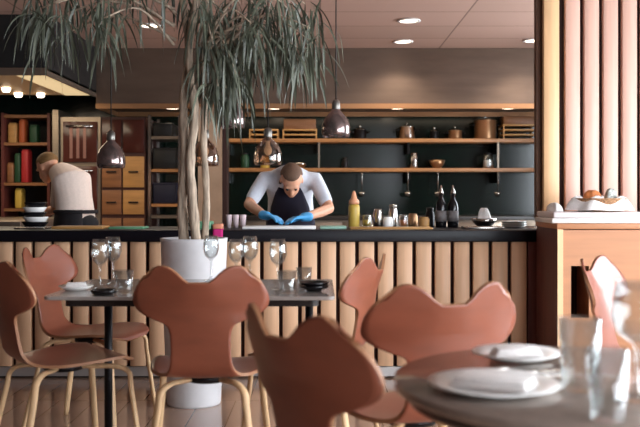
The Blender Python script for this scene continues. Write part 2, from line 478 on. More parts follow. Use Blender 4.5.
# pillar
m = MB(); m.box((PX(198, 8.7), 8.7, 0), (PX(222, 8.7), 8.99 - .045, 1.985)); m.box((PX(222.3, 8.7), 8.72, 0), (PX(226.5, 8.7), 8.93, 1.985), 1)
struct(m.build('trim_2', [M_pillar, M_slatback]))

# left bench and shelves
lb = thing('work_bench', 'steel work bench under the dark hood at the left kitchen wall', 'bench', (0, 7.3, 0))
B((XL + .01, 0, .86), (-2.46, 1.7, .9), .003).build('worktop', M_steel, lb)
B((XL + .02, .03, .1), (-2.5, 1.68, .859)).build('carcass', M_steel, lb)
B((XL + .02, .05, .0), (-2.55, 1.65, .099)).build('plinth', M_black, lb)
rk2 = thing('pantry_shelf', 'narrow pantry shelving with red and green packets on the far left', 'shelving', (PX(1, 9.3), 9.3, 0))
w2 = PX(50, 9.3) - PX(1, 9.3)
B((0, .45, 0), (w2, .5, 1.98)).build('back_panel', M_black, rk2)
for x in (0, w2 - .03): B((x, 0, 0), (x + .03, .45, 1.98)).build('side_panel', M_redwood, rk2)
for z in (.5, .95, 1.22, 1.64, 1.93): B((.031, .0, z), (w2 - .031, .449, z + .03)).build('shelf', M_wooddrawer, rk2)
def packet(px, z, wx, h, mm, label, py=.06):
    m = MB(); m.box((-wx / 2, 0, 0), (wx / 2, .14, h), bevel=.012)
    m.box((-wx / 2 * .8, .02, h), (wx / 2 * .8, .12, h + .012))
    return tag(m.build('food_packet', mm, None, (PX(px, 9.36), 9.3 + py, z + .0305)), label, 'packet', 'packets on the pantry shelving')
packet(21.5, 1.64, .06, .24, M_orange, 'orange packet on the upper pantry shelf')
packet(24.5, 1.22, .075, .34, M_red, 'tall red packet on the middle pantry shelf')
packet(17, 1.22, .06, .3, M_greenpack, 'dark green packet just left of the red packet')
packet(10, 1.22, .07, .2, M_wooddrawer, 'brown packet at the left end of the middle pantry shelf')
packet(12, 1.64, .09, .2, M_woodpale, 'tan packet left of the orange packet on the upper shelf')
packet(33, 1.64, .08, .18, M_greenpack, 'green packet right of the orange packet on the upper shelf')
packet(18, .95, .07, .2, M_mustard, 'mustard yellow packet on the lower pantry shelf')

# things on the wall shelves
def pot(px, z, r, h, mm, label, name='cooking_pot', cat='pot', lidh=.02, handles=True):
    Y = Ys + .14
    t = thing(name, label, cat, (PX(px, Y), Y, z + .0005), group='pots on the upper wall shelf')
    m = MB(); m.lathe([(0, 0), (r * .95, 0), (r, .01), (r, h), (r + .006, h + .004), (r - .004, h + .004), (r - .006, .012), (0, .012)], 24); m.build('body', mm, t)
    if handles:
        for sgn in (-1, 1):
            m = MB(); m.tube([(sgn * r, -.04, h * .75), (sgn * (r + .035), -.03, h * .78), (sgn * (r + .035), .03, h * .78), (sgn * r, .04, h * .75)], .007, 8); m.build('handle', M_blackmetal, t)
    m = MB(); m.lathe([(0, h + .03), (r * .5, h + .022), (r, h + .006), (r, h + .005), (0, h + .005)], 24)
    m.lathe([(0, h + .055), (.015, h + .05), (.012, h + .03), (0, h + .028)], 12); m.build('lid', M_steel2, t)
    return t
pot(485, ZU, .12, .20, M_copper, 'largest warm steel stockpot on the upper shelf beside the stacked trays')
pot(407, ZU, .09, .13, M_steel2, 'medium steel saucepan on the upper shelf above the steel jar')
pot(455, ZU, .075, .09, M_copper, 'low copper toned pot just left of the large stockpot')
pot(360, ZU, .07, .1, M_blackmetal, 'small black pot on the upper shelf right of the dark pendant', handles=True)
pot(434, ZU, .05, .08, M_blackmetal, 'tiny dark lidded pot between saucepan and copper toned pot', handles=False)
Yj = Ys + .14
def tray_stack(px0, px1, z0, n, names, gap=.052, y0=-.12):
    x0, x1 = PX(px0, Yj), PX(px1, Yj)
    for i in range(n):
        m = MB(); m.box((x0, y0, gap - .018), (x1, .14, gap), bevel=.002)
        for (x, y) in ((x0, y0), (x1 - .015, y0), (x0, .125), (x1 - .015, .125)): m.box((x, y, 0), (x + .015, y + .015, gap - .0181))
        o = m.build('wooden_tray', M_woodpale, None, (0, Yj, z0 + .0005 + i * (gap + .0006)))
        tag(o, names[i], 'tray', 'wooden trays stacked on the upper shelf')
    return z0 + .0005 + n * (gap + .0006)
zz = tray_stack(501, 535, ZU, 3, ['%s footed wooden tray of the stack at the right end of upper shelf' % o for o in ('lowest', 'middle', 'topmost')])
m = MB(); m.box((PX(502, Yj), -.1, 0), (PX(534, Yj), .13, .085), bevel=.004); m.box((PX(505, Yj), -.104, .03), (PX(531, Yj), -.0995, .055))
tag(m.build('wooden_box', M_wooddrawer, None, (0, Yj, zz)), 'wooden box on top of the right tray stack', 'box', 'wooden boxes on the tray stacks')
zz = tray_stack(283, 317, ZU, 2, ['%s footed wooden tray of the stack above the aproned chef' % o for o in ('lower', 'upper')])
m = MB(); m.box((PX(284, Yj), -.1, 0), (PX(316, Yj), .13, .11), bevel=.004); m.box((PX(287, Yj), -.104, .04), (PX(313, Yj), -.0995, .07))
tag(m.build('wooden_box', M_wooddrawer, None, (0, Yj, zz)), 'wooden box on the tray stack above the aproned chef', 'box', 'wooden boxes on the tray stacks')
zz = tray_stack(250, 279, ZU, 2, ['%s footed wooden tray of the stack behind the clear pendant cord' % o for o in ('lower', 'upper')])

def jar(name, px, Y, z, r, h, mm, label, cat, group, lid=None, fill=None):
    t = thing(name, label, cat, (PX(px, Y), Y, z + .0005), group=group)
    m = MB(); m.lathe([(0, 0), (r * .92, 0), (r, .008), (r, h * .8), (r * .8, h * .92), (r * .8, h), (r * .72, h), (r * .72, h * .9), (r * .9, h * .78), (r * .9, .012), (0, .01)], 20); m.build('body', mm, t)
    if lid:
        m = MB(); m.lathe([(0, h + .02), (r * .85, h + .018), (r * .85, h + .001), (0, h + .001)], 20); m.build('lid', lid, t)
    if fill:
        m = MB(); m.lathe([(0, .012), (r * .87, .014), (r * .87, h * .6), (0, h * .62)], 20); m.build('contents', fill, t)
    return t
g = 'jars and bowls on the lower wall shelf'
jar('storage_jar', 414, Yj, ZL, .045, .15, M_steel2, 'tall steel jar on the lower shelf under the saucepan', 'jar', g, M_steel2)
jar('storage_jar', 488, Yj, ZL, .06, .15, M_glass, 'wide glass jar on the lower shelf below the stockpot', 'jar', g, M_blackmetal, M_cloth)
jar('storage_jar', 345, Yj, ZL, .035, .1, M_blackmetal, 'small black jar on the lower shelf right of the chef', 'jar', g, M_black)
jar('storage_jar', 265, Yj, ZL, .05, .12, M_mustard, 'yellowish jar on lower shelf behind the clear pendant', 'jar', g, M_woodpale)
jar('storage_jar', 245, Yj, ZL, .045, .15, M_greenpack, 'green jar on the lower shelf left of the yellowish jar', 'jar', g, M_black)
def bowl(name, px, Y, z, r, h, mm, label, cat='bowl', group=None, thick=.005, loc=None):
    m = MB()
    m.lathe([(0, 0), (r * .45, 0), (r * .5, .006), (r * .85, h * .55), (r, h), (r - thick, h), (r * .82 - thick, h * .58), (r * .45, .012), (0, .011)], 24)
    o = m.build(name, mm, None, loc or (PX(px, Y), Y, z + .0005))
    return tag(o, label, cat, group)
bowl('mixing_bowl', 437, Yj, ZL, .09, .09, M_copper, 'warm steel mixing bowl in the middle of the lower shelf', group=g)
bowl('mixing_bowl', 300, Yj, ZL, .08, .06, M_steel2, 'shallow steel bowl on the lower shelf above the aproned chef', group=g)

# hanging ladles
def ladle(px, label):
    t = thing('ladle', label, 'ladle', (PX(px, Ys - .01), Ys - .006, ZL - .0463), group='ladles under the lower shelf')
    m = MB(); m.tube([(0, .02, .0), (0, -.004, .0), (0, -.01, -.015), (0, -.008, -.05), (0, -.004, -.22)], .006, 8); m.build('handle', M_steel2, t)
    m = MB(); m.lathe([(0, -.05), (.025, -.043), (.038, -.02), (.04, 0), (.037, 0), (.034, -.02), (.022, -.04), (0, -.046)], 16, c=(0, .03, -.215)); m.build('bowl', M_steel2, t)
ladle(362, 'steel ladle hanging above the mustard squeeze bottle')
ladle(408, 'steel ladle hanging below the tall steel jar')
ladle(438, 'steel ladle hanging below the warm steel mixing bowl')
ladle(498, 'steel ladle hanging nearest the oak partition')

# ------------------------------------------------------------------ ceiling downlights in the kitchen
def downlight(px, py, label, i):
    Y = (ZC - CH) * F / (HY - py)
    t = thing('ceiling_downlight', label, 'downlight', (PX(px, Y), Y, ZC), group='kitchen downlights')
    m = MB(); m.lathe([(.095, -.001), (.1, -.012), (.075, -.012), (.075, -.001)], 24, closed=True); m.build('ring', M_white, t)
    m = MB(); m.lathe([(0, -.006), (.074, -.006), (.074, -.0015), (0, -.0015)], 24); m.build('diffuser', M_lampglow, t)
    l = bpy.data.lights.new('downlight_glow', 'SPOT'); l.energy = 55; l.spot_size = 2.3; l.spot_blend = .6; l.shadow_soft_size = .07; l.color = (1, .86, .7)
    o = bpy.data.objects.new('downlight_glow', l); COL.objects.link(o); o.location = (PX(px, Y), Y, ZC - .03); o.rotation_euler = (0, 0, 0)
downlight(409, 20, 'nearer of two ceiling downlights above the middle of kitchen', 0)
downlight(403, 41, 'farther of two ceiling downlights above the middle of kitchen', 1)
downlight(533, 40, 'ceiling downlight closest to the oak partition', 2)
downlight(150, 25, 'ceiling downlight behind the tree foliage on the left', 3)

# ------------------------------------------------------------------ pendants over the pass
Yp = 5.72
def pendant(px, ytop, ybot, mm, label, proto=None, r=.09):
    z0 = P(px, ybot, Yp).z
    if proto:
        return dup(proto, label, (PX(px, Yp), Yp, z0))
    t = thing('pendant_lamp', label, 'pendant lamp', (PX(px, Yp), Yp, z0), group='pendant lamps over the pass')
    return t
def make_pendant(px, ybot, mm, label, h=.185, r=.092, cap=M_blackmetal):
    z0 = P(px, ybot, Yp).z
    t = thing('pendant_lamp', label, 'pendant lamp', (PX(px, Yp), Yp, z0), group='pendant lamps over the pass')
    m = MB(); outer = [(r * .93, 0), (r, .03), (r * .98, .07), (r * .82, .115), (r * .52, .15), (r * .3, .17), (r * .26, h)]
    inner = [(a - .004, b) for a, b in reversed(outer)]
    m.lathe(outer + inner, 28, closed=True); m.build('shade', mm, t)
    m = MB(); m.lathe([(0, h - .03), (.018, h - .03), (.028, h + .001), (.026, h + .04), (.014, h + .055), (0, h + .056)], 16); m.build('cap', cap, t)
    m = MB(); m.tube([(0, 0, h + .05), (0, 0, ZC - z0)], .004, 8); m.build('cord', M_cord, t)
    m = MB(); m.sphere((0, 0, h - .09), (.026, .026, .034), 14); m.lathe([(0, h - .03), (.014, h - .03), (.014, h - .062), (0, h - .062)], 12); m.build('bulb', M_bulb, t)
    return t
M_capgrey = mat('grey cap', (130, 126, 120), .35, metal=.8)
make_pendant(111, 168, M_smoke, 'smoked dome pendant hanging over the cream shirted chef', cap=M_capgrey)
make_pendant(336, 137, M_smoke, 'smoked dome pendant hanging right of the blue gloved chef', cap=M_capgrey)
make_pendant(231, 128, M_smoke, 'smoked dome pendant half hidden behind the tree leaves')
make_pendant(268, 165, M_clearshade, 'clear glass pendant hanging left of the blue gloved chef', cap=M_capgrey)
make_pendant(205, 166, M_clearshade, 'clear glass pendant hanging just right of the tree trunk', cap=M_capgrey)

# ------------------------------------------------------------------ tree in the white pot
Yt = 4.75
tx = PX(194, Yt)
tr = thing('potted_tree', 'tall weeping fig tree in a white planter before the pass', 'tree', (tx, Yt, 0))
zp = P(194, 238, Yt).z
m = MB(); rp = .18
m.lathe([(0, 0), (rp * .78, 0), (rp * .8, .01), (rp * .98, zp - .02), (rp, zp), (rp - .02, zp), (rp * .93 - .02, zp - .08), (0, zp - .08)], 36); m.build('planter', M_pot, tr)
m = MB(); m.lathe([(0, zp - .03), (rp * .5, zp - .035), (rp - .026, zp - .045), (rp - .03, zp - .075), (0, zp - .079)], 28); m.build('soil', M_soil, tr)
stems = [[(-.05, 0, zp - .05), (-.065, .01, 1.05), (-.045, 0, 1.3), (-.06, .02, 1.6), (-.03, 0, 1.9), (-.07, .03, 2.2), (-.09, .0, 2.45)],
         [(.02, -.03, zp - .05), (.0, -.035, 1.05), (-.015, -.03, 1.3), (.01, -.04, 1.55), (-.02, -.03, 1.85), (.02, -.05, 2.15), (.05, -.02, 2.4)],
         [(.05, .04, zp - .05), (.06, .05, 1.1), (.045, .05, 1.4), (.05, .045, 1.7), (.03, .06, 2.0), (.12, .06, 2.25), (.2, .03, 2.4)]]
bb = MB()
for st, r in zip(stems, (.030, .028, .021)):
    ps = catmull(st, 6)
    bb.tube(ps, [r * (1 - .45 * i / len(ps)) * (1 + .12 * math.sin(i * 1.7)) for i in range(len(ps))], 10)
bb.build('trunk', M_bark, tr)
# branches and hanging leaves
bb = MB(); lv = MB()
def leaf(p, d, L, wdt, droop):
    n = 6; pts = []
    d = d.normalized(); p = p.copy(); side = d.cross(V((0, 0, 1)))
    if side.length < .1: side = V((math.cos(droop * 50), math.sin(droop * 50), 0))
    side.normalize()
    tw = random.uniform(-1, 1); rows = []
    for i in range(n + 1):
        t = i / n
        ww = wdt * math.sin(PI * min(1, (t * .92 + .06))) ** .8
        sd = (Matrix.Rotation(tw * 1.2, 3, d) @ side)
        nrm = sd.cross(d).normalized()
        rows.append([p - sd * ww, p + nrm * ww * .3, p + sd * ww])
        d = (d + V((0, 0, -droop * .55))).normalized()
        p = p + d * (L / n)
    lv.grid(rows)
clusters = []
def cl(px, py, dy, n): clusters.append((P(px, py, Yt + dy) - V((tx, Yt, 0)), n))
for (px, py, dy, n) in ((40, -30, .1, 16), (52, -10, -.1, 14), (68, -25, .2, 10), (95, -20, 0, 14), (112, -6, .15, 12), (104, 4, -.2, 10), (128, -40, .1, 8), (150, -30, -.1, 6), (168, -35, .15, 6),
                        (190, -20, .15, 6), (208, -10, -.1, 20), (220, 5, .15, 20), (213, 30, -.15, 18), (226, 28, .1, 20), (232, 48, 0, 14), (216, 58, .15, 14), (240, -10, .2, 16), (250, 8, -.2, 20), (246, 38, .1, 16), (262, -5, 0, 14),
                        (268, 24, .15, 16), (280, -15, -.15, 18), (293, 0, .1, 18), (284, 24, 0, 14), (305, -10, .2, 16), (310, 14, -.1, 14), (300, 36, .05, 10),
                        (60, -60, -.2, 16), (110, -70, .1, 10), (160, -80, -.2, 8), (215, -60, .2, 20), (265, -70, -.1, 18), (310, -60, .1, 14), (200, -75, -.3, 16), (240, -72, .35, 14)):
    cl(px, py + (14 if py > -40 else 0), dy, n)
for (px, py, dy, n) in ((212, 66, .1, 12), (218, 86, -.1, 9), (226, 88, .05, 9), (236, 74, -.1, 11), (222, 70, .15, 12), (300, 58, .1, 8), (314, 44, -.1, 9), (262, 56, 0, 10), (48, 22, 0, 9), (60, 36, .1, 7), (42, 8, -.1, 12), (30, 0, 0, 8), (288, 54, .1, 8)):
    cl(px, py, dy, n)
for c, n in clusters:
    root = V((max(-.1, min(.2, c.x * .25)), c.y * .2, min(2.45, max(1.9, c.z - .05 + random.uniform(-.1, .15)))))
    mid = (root + c) / 2 + V((0, 0, .12)); mid.z = min(mid.z, 2.54)
    c = V((c.x, c.y, min(c.z, 2.53)))
    ps = catmull([root, mid, c], 5)
    bb.tube(ps, [.009 - .006 * i / len(ps) for i in range(len(ps))], 6)
    for i in range(int(n * 1.6)):
        t = random.random()
        base = c if t < .7 else ps[random.randint(5, len(ps) - 1)]
        o = V((random.gauss(0, .045), random.gauss(0, .045), random.uniform(-.08, .03)))
        a = random.uniform(0, 2 * PI)
        d = V((math.cos(a) * .55, math.sin(a) * .55, random.uniform(-.9, .25)))
        st = base + o; st.z = min(st.z, 2.54)
        leaf(st, d, random.uniform(.18, .33), random.uniform(.0048, .0085), random.uniform(.55, 1.2))
bb.build('branches', M_bark, tr)
lf = lv.build('foliage', M_leaf, tr, recalc=False)

# ------------------------------------------------------------------ chairs
def shell_mesh():
    prof = [(.235, .437, .10), (.225, .450, .155), (.19, .459, .195), (.12, .460, .216), (.04, .455, .218), (-.05, .450, .200), (-.12, .452, .165), (-.17, .466, .130), (-.20, .498, .112),
            (-.214, .54, .106), (-.226, .59, .105), (-.236, .63, .108), (-.242, .655, .122), (-.246, .672, .165), (-.250, .69, .205), (-.256, .715, .230), (-.264, .745, .237), (-.273, .78, .232), (-.283, .82, .215), (-.292, .862, .178)]
    rows = catmull(prof, 4)
    nu = 20; G = []
    for r in rows:
        yb, z, wv_ = r.x, r.y, r.z
        row = []
        for k in range(nu + 1):
            u = -1 + 2 * k / nu
            x = u * wv_
            back = max(0, min(1, (z - .5) / .2)); 
            zz = z
            if z > .72:
                au = abs(u)
                top = .806 + .058 * max(0, 1 - ((au - .74) / .50) ** 2) ** 1.0 if au < .74 else .864 - .03 * ((au - .74) / .26) ** 2
                zz = .72 + (z - .72) * (top - .72) / .142
            y = yb + back * 1.15 * x * x
            if back < 1: zz += (1 - back) * .30 * x * x * (1 if yb < .18 else .3)
            row.append(V((x, y, zz)))
        G.append(row)
    return G
def make_shell():
    G = shell_mesh(); nr, nc = len(G), len(G[0]); th = .0055
    N = []
    for i in range(nr):
        r = []
        for k in range(nc):
            a = G[min(nr - 1, i + 1)][k] - G[max(0, i - 1)][k]; b = G[i][min(nc - 1, k + 1)] - G[i][max(0, k - 1)]
            n = a.cross(b)
            r.append(n.normalized() if n.length > 1e-9 else V((0, 0, 1)))
        N.append(r)
    verts = [G[i][k] + N[i][k] * th for i in range(nr) for k in range(nc)] + [G[i][k] - N[i][k] * th for i in range(nr) for k in range(nc)]
    o = nr * nc; fs = []; rim = []
    for i in range(nr - 1):
        for k in range(nc - 1):
            a, b, c, d = i * nc + k, i * nc + k + 1, (i + 1) * nc + k + 1, (i + 1) * nc + k
            fs.append((a, b, c, d)); fs.append((o + d, o + c, o + b, o + a))
    for i in range(nr - 1):
        for k in (0, nc - 1):
            a, d = i * nc + k, (i + 1) * nc + k; rim.append((a, d, o + d, o + a))
    for k in range(nc - 1):
        for i in (0, nr - 1):
            a, b = i * nc + k, i * nc + k + 1; rim.append((a, b, o + b, o + a))
    m = MB(); vs = m.add(verts, fs, 0, None, True)
    for f in rim:
        try:
            fc = m.bm.faces.new([vs[q] for q in f]); fc.material_index = 1; fc.smooth = False
        except ValueError: pass
    return m
SHELL_MB = None
def make_chair(label, legmat=M_leg):
    t = thing('dining_chair', label, 'chair', group='moulded plywood dining chairs')
    m = make_shell(); sh = m.build('shell', [M_chair, M_chaired], t)
    for e in sh.data.edges: pass
    m = MB(); m.lathe([(0, .415), (.075, .415), (.085, .423), (.085, .4425), (0, .4425)], 24, c=(0, .0, 0)); m.build('seat_mount', M_blackmetal, t)
    for sx in (-1, 1):
        for (p0, p1, p2, p3) in (((.035 * sx, .03, .43), (.16 * sx, .15, .432), (.19 * sx, .19, .41), (.235 * sx, .235, 0)),
                                 ((.035 * sx, -.03, .43), (.12 * sx, -.13, .426), (.15 * sx, -.165, .40), (.205 * sx, -.245, 0))):
            a, b, c, d = map(V, (p0, p1, p2, p3))
            ps = catmull([a, a.lerp(b, .5), b, c, c.lerp(d, .15), c.lerp(d, .55), d], 4)
            m = MB(); m.tube(ps, [(.015, .010)] * (len(ps) - 1) + [(.011, .009)], 10)
            m.build('leg', legmat, t)
    return t
def face(dx, dy): return math.atan2(-dx, dy)   # local +Y turned toward (dx,dy)
ch = make_chair('brown plywood chair with its back to us at the middle of the rear table')
ch.location = (PX(199, 3.1), 3.06 + .27, 0); ch.rotation_euler = (0, 0, .02)
dup(ch, 'dark brown chair cut by the left frame edge, its back to us', (-1.02, 3.545, 0), face(.8, .6))
dup(ch, 'far chair behind the left end of the rear table, facing right', (-1.09, 4.235, 0), face(.97, -.22))
dup(ch, 'brown chair at the right end of the rear table facing left', (-.03, 3.705, 0), face(-.94, .34))
dup(ch, 'large chair right behind the near round table, its back to us', (.278, 2.705, 0), face(-.30, .95))
dup(ch, 'nearest chair seen dark from behind at the bottom middle', (.145, 2.035, 0), face(.81, .59))
dup(ch, 'pale lit chair standing before the slot of the service station', (1.30, 3.36, 0), face(.83, -.55))

# ------------------------------------------------------------------ rear table
ZT = .73
def rrect(x0, x1, y0, y1, r, n=6):
    out = []
    for (cx, cy, a0) in ((x1 - r, y1 - r, 0), (x0 + r, y1 - r, PI / 2), (x0 + r, y0 + r, PI), (x1 - r, y0 + r, 1.5 * PI)):
        for k in range(n + 1):
            a = a0 + k / n * PI / 2; out.append((cx + r * math.cos(a), cy + r * math.sin(a)))
    return out
tx0, tx1 = PX(42, 3.3), PX(335, 3.3)
tb = thing('dining_table', 'grey topped rectangular table laid with glasses before the pass', 'table', ((tx0 + tx1) / 2, 3.65, 0), group='laid dining tables')
hw = (tx1 - tx0) / 2
m = MB(); m.prism(rrect(-hw, hw, -.35, .35, .03), ZT - .014, ZT, bevel=.002); m.build('tabletop', M_table2, tb)
m = MB(); m.prism(rrect(-hw + .06, hw - .06, -.28, .225, .03), ZT - .045, ZT - .0142); m.build('under_frame', M_tedge, tb)
for sx in (-1, 1):
    X = sx * .44; cy = .25 if sx < 0 else .325
    m = MB(); m.tube([(X, cy, .02), (X, cy, ZT - .0145)], .018, 12); m.build('column', M_blackmetal, tb)
    m = MB(); m.box((X - .025, -.3, 0), (X + .025, cy + .022, .025), bevel=.006); m.build('foot', M_blackmetal, tb)
# near round table
TC = V((.56, 1.80, 0)); TR = .41
nt_ = thing('dining_table', 'grey glossy round table in the right foreground', 'table', TC, group='laid dining tables')
m = MB(); m.lathe([(0, ZT - .02), (TR - .004, ZT - .02), (TR, ZT - .016), (TR, ZT - .003), (TR - .003, ZT), (0, ZT)], 72); m.build('tabletop', [M_table], nt_)
m = MB(); m.lathe([(0, ZT - .045), (TR - .03, ZT - .045), (TR - .012, ZT - .0205), (0, ZT - .0205)], 64); m.build('under_frame', M_tedge, nt_)
m = MB(); m.tube([(0, 0, .03), (0, 0, ZT - .045)], .03, 16); m.build('column', M_blackmetal, nt_)
m = MB(); m.lathe([(0, 0), (.17, 0), (.17, .012), (.05, .03), (0, .032)], 40); m.build('foot', M_blackmetal, nt_)

# glassware
def wine_glass(loc, h, r, label):
    m = MB()
    o = [(0, 0), (r * .85, 0), (r * .85, .003), (.012, .008), (.0045, .02), (.0042, h * .42), (.008, h * .47), (r * .75, h * .56), (r, h * .70), (r * .93, h * .85), (r * .78, h)]
    i = [(r * .78 - .0012, h), (r * .93 - .0014, h * .85), (r - .0016, h * .70), (r * .75 - .002, h * .575), (.004, h * .495), (0, h * .49)]
    m.lathe(o + i, 28)
    ob = m.build('wine_glass', M_glass, None, (loc[0], loc[1], ZT + .0006))
    return tag(ob, label, 'wine glass', 'wine glasses on the tables')
def tumbler(loc, h, r, label):
    m = MB()
    m.lathe([(0, 0), (r * .82, 0), (r * .86, .003), (r, h), (r - .0018, h), (r * .86 - .002, .012), (0, .010)], 28)
    ob = m.build('tumbler', M_glass, None, (loc[0], loc[1], ZT + .0006))
    return tag(ob, label, 'tumbler', 'tumblers on the tables')
def on(px, py):  # point on tabletop seen at pixel
    Y = F * (CH - ZT) / (py - HY); return (PX(px, Y), Y)
wine_glass(on(100, 289), .2, .036, 'left wine glass of the pair on the left half of rear table')
wine_glass(on(113, 284), .2, .036, 'right wine glass of the pair on the left half of rear table')
wine_glass(on(278, 289), .2, .036, 'frontmost wine glass on the right half of the rear table')
wine_glass(on(250, 283), .2, .036, 'wine glass standing behind the right ear of the middle chair')
wine_glass(on(211, 281), .2, .036, 'wine glass in front of the white planter')
wine_glass(on(236, 284), .19, .034, 'wine glass between the white planter and middle chair ear')
tumbler(on(124, 292), .085, .038, 'tumbler beside the pair of wine glasses at rear table left')
tumbler(on(287, 293), .085, .036, 'tumbler at the right half of the rear table')
tumbler(on(304, 284), .07, .034, 'low tumbler behind the black bowls on the rear table')
tumbler((.498, 1.704), .138, .040, 'tallest tumbler standing in front of the service station on near table')
tumbler((.478, 1.475), .118, .033, 'nearest tumbler at the front edge of the round table')
wine_glass((.578, 1.62), .215, .046, 'large wine glass cut by the right frame edge on the round table')

def plate(loc, r, label, mm=M_white, z=ZT):
    m = MB()
    m.lathe([(0, 0), (r * .6, 0), (r * .66, .003), (r, .015), (r - .001, .018), (r * .64, .007), (0, .005)], 40)
    o = m.build('plate', mm, None, (loc[0], loc[1], z + .0006))
    return tag(o, label, 'plate', 'plates on the tables')
def napkin(loc, rz, L, W, label, z, H=.022):
    m = MB(); rows = []
    n = 10
    for lay in range(3):
        z0 = lay * H / 3
        sh = lay * .004
        rows = []
        for (zz, inset) in ((z0, 0), (z0 + H / 3 - .001, .0)):
            pass
        pts = []
        m.box((-L / 2 + sh, -W / 2 + sh, z0), (L / 2 - sh * .5, W / 2 - sh, z0 + H / 3 - .0006), bevel=H / 6 - .0006, seg=2)
    o = m.build('napkin', M_cloth, None, (loc[0], loc[1], z + .0008), (0, 0, rz))
    return tag(o, label, 'napkin', 'folded napkins on plates')
p1 = on(76, 290); plate(p1, .068, 'small white plate at the left end of the rear table'); 
napkin((p1[0], p1[1]), .2, .085, .045, 'folded white napkin on the plate at rear table left', ZT + .0082)
m = MB(); m.lathe([(0, 0), (.02, 0), (.03, .004), (.03, .02), (.027, .02), (.026, .006), (0, .005)], 20)
q = on(52, 291)
m = MB(); m.lathe([(0, 0), (.035, 0), (.05, .012), (.052, .02), (.049, .02), (.034, .004), (0, .004)], 24)
q = on(104, 295)
tag(m.build('sauce_dish', M_blackgloss, None, (q[0], q[1], ZT + .0006)), 'small black dish among the glasses at rear table left', 'dish')
q = on(314, 291)
bowl('side_bowl', 0, 0, 0, .062, .022, M_blackgloss, 'lower black side bowl at the right end of the rear table', 'bowl', 'black bowls on the rear table', loc=(q[0], q[1], ZT + .0006))
bowl('side_bowl', 0, 0, 0, .062, .022, M_blackgloss, 'upper black side bowl nested in the other at rear table right', 'bowl', 'black bowls on the rear table', loc=(q[0], q[1], ZT + .0145))
p2 = on(180, 287)
# near table settings
pn = (.332, 1.70); plate(pn, .125, 'large white plate at the front left of the round table')
napkin((pn[0], pn[1]), -.5, .15, .09, 'folded white napkin on the front plate of the round table', ZT + .0092, .018)
pb = on(515, 358); plate((pb[0], pb[1] - .01), .10, 'white plate at the back of the round table')
napkin((pb[0], pb[1] - .01), .1, .11, .06, 'folded white napkin on the back plate of the round table', ZT + .0082, .016)
pr = (.80, 1.83); plate(pr, .115, 'white plate on the right half of the round table')
def cutlery(loc, rz, kind, label):
    m = MB()
    if kind == 'knife':
        m.box((-.006, -.1, 0), (.006, .0, .006), bevel=.002); m.box((-.008, 0, .001), (.007, .11, .003))
    else:
        m.box((-.005, -.1, 0), (.005, .03, .004), bevel=.0015); m.box((-.011, .03, .001), (.011, .055, .004))
        for i in range(4): m.box((-.011 + i * .0063, .055, .0012), (-.008 + i * .0063, .1, .0035))
    o = m.build(kind, M_steel2, None, (loc[0], loc[1], ZT + .0008), (0, 0, rz))
    tag(o, label, kind, 'cutlery on the round table')
cutlery((.40, 1.90), -1.25, 'knife', 'steel knife lying behind the front plate of the round table')
cutlery((.43, 1.86), -1.25, 'fork', 'steel fork lying beside the knife on the round table')

# ------------------------------------------------------------------ service station
Yc0 = 4.87
sv = thing('service_station', 'waist high oak service station with a dark slot in its front', 'cabinet', (0, Yc0, 0))
sx_0, sx_1, zs_ = PX(557, Yc0), 2.35, .955
ox0, ox1, oz0, oz1 = PX(571, Yc0), PX(589, Yc0), P(0, 318, Yc0).z, P(0, 266, Yc0).z
m = MB()
m.box((sx_0 + .03, 0, 0), (ox0, .02, zs_ - .035)); m.box((ox1, 0, 0), (sx_1, .02, zs_ - .035)); m.box((ox0, 0, 0), (ox1, .02, oz0)); m.box((ox0, 0, oz1), (ox1, .02, zs_ - .035))
m.box((sx_0 + .03, .02, 0), (sx_1, .46, oz0 - .02)); m.box((sx_0 + .03, .42, oz0 - .02), (sx_1, .46, zs_ - .035)); m.box((ox1 + .02, .02, oz0 - .02), (sx_1, .42, zs_ - .035))
m.build('body', M_cab, sv)
m = MB(); m.box((sx_0, -.008, 0), (sx_0 + .03, .465, zs_ - .031), bevel=.002); m.build('side_panel', M_redwood, sv)  # shadowed side painted in by the dark panel colour
m = MB(); m.box((sx_0 + .0, -.014, 0), (sx_0 + .03, -.0085, zs_ - .031)); m.build('edge_strip', M_board, sv)
m = MB(); m.box((sx_0 - .005, -.02, zs_ - .03), (sx_1, .468, zs_), bevel=.003); m.build('top_board', M_cab, sv)
m = MB(); m.box((ox0 - .02, .3, oz0 - .019), (ox1 + .019, .32, oz1 + .02)); m.build('slot_lining', M_slatback, sv)
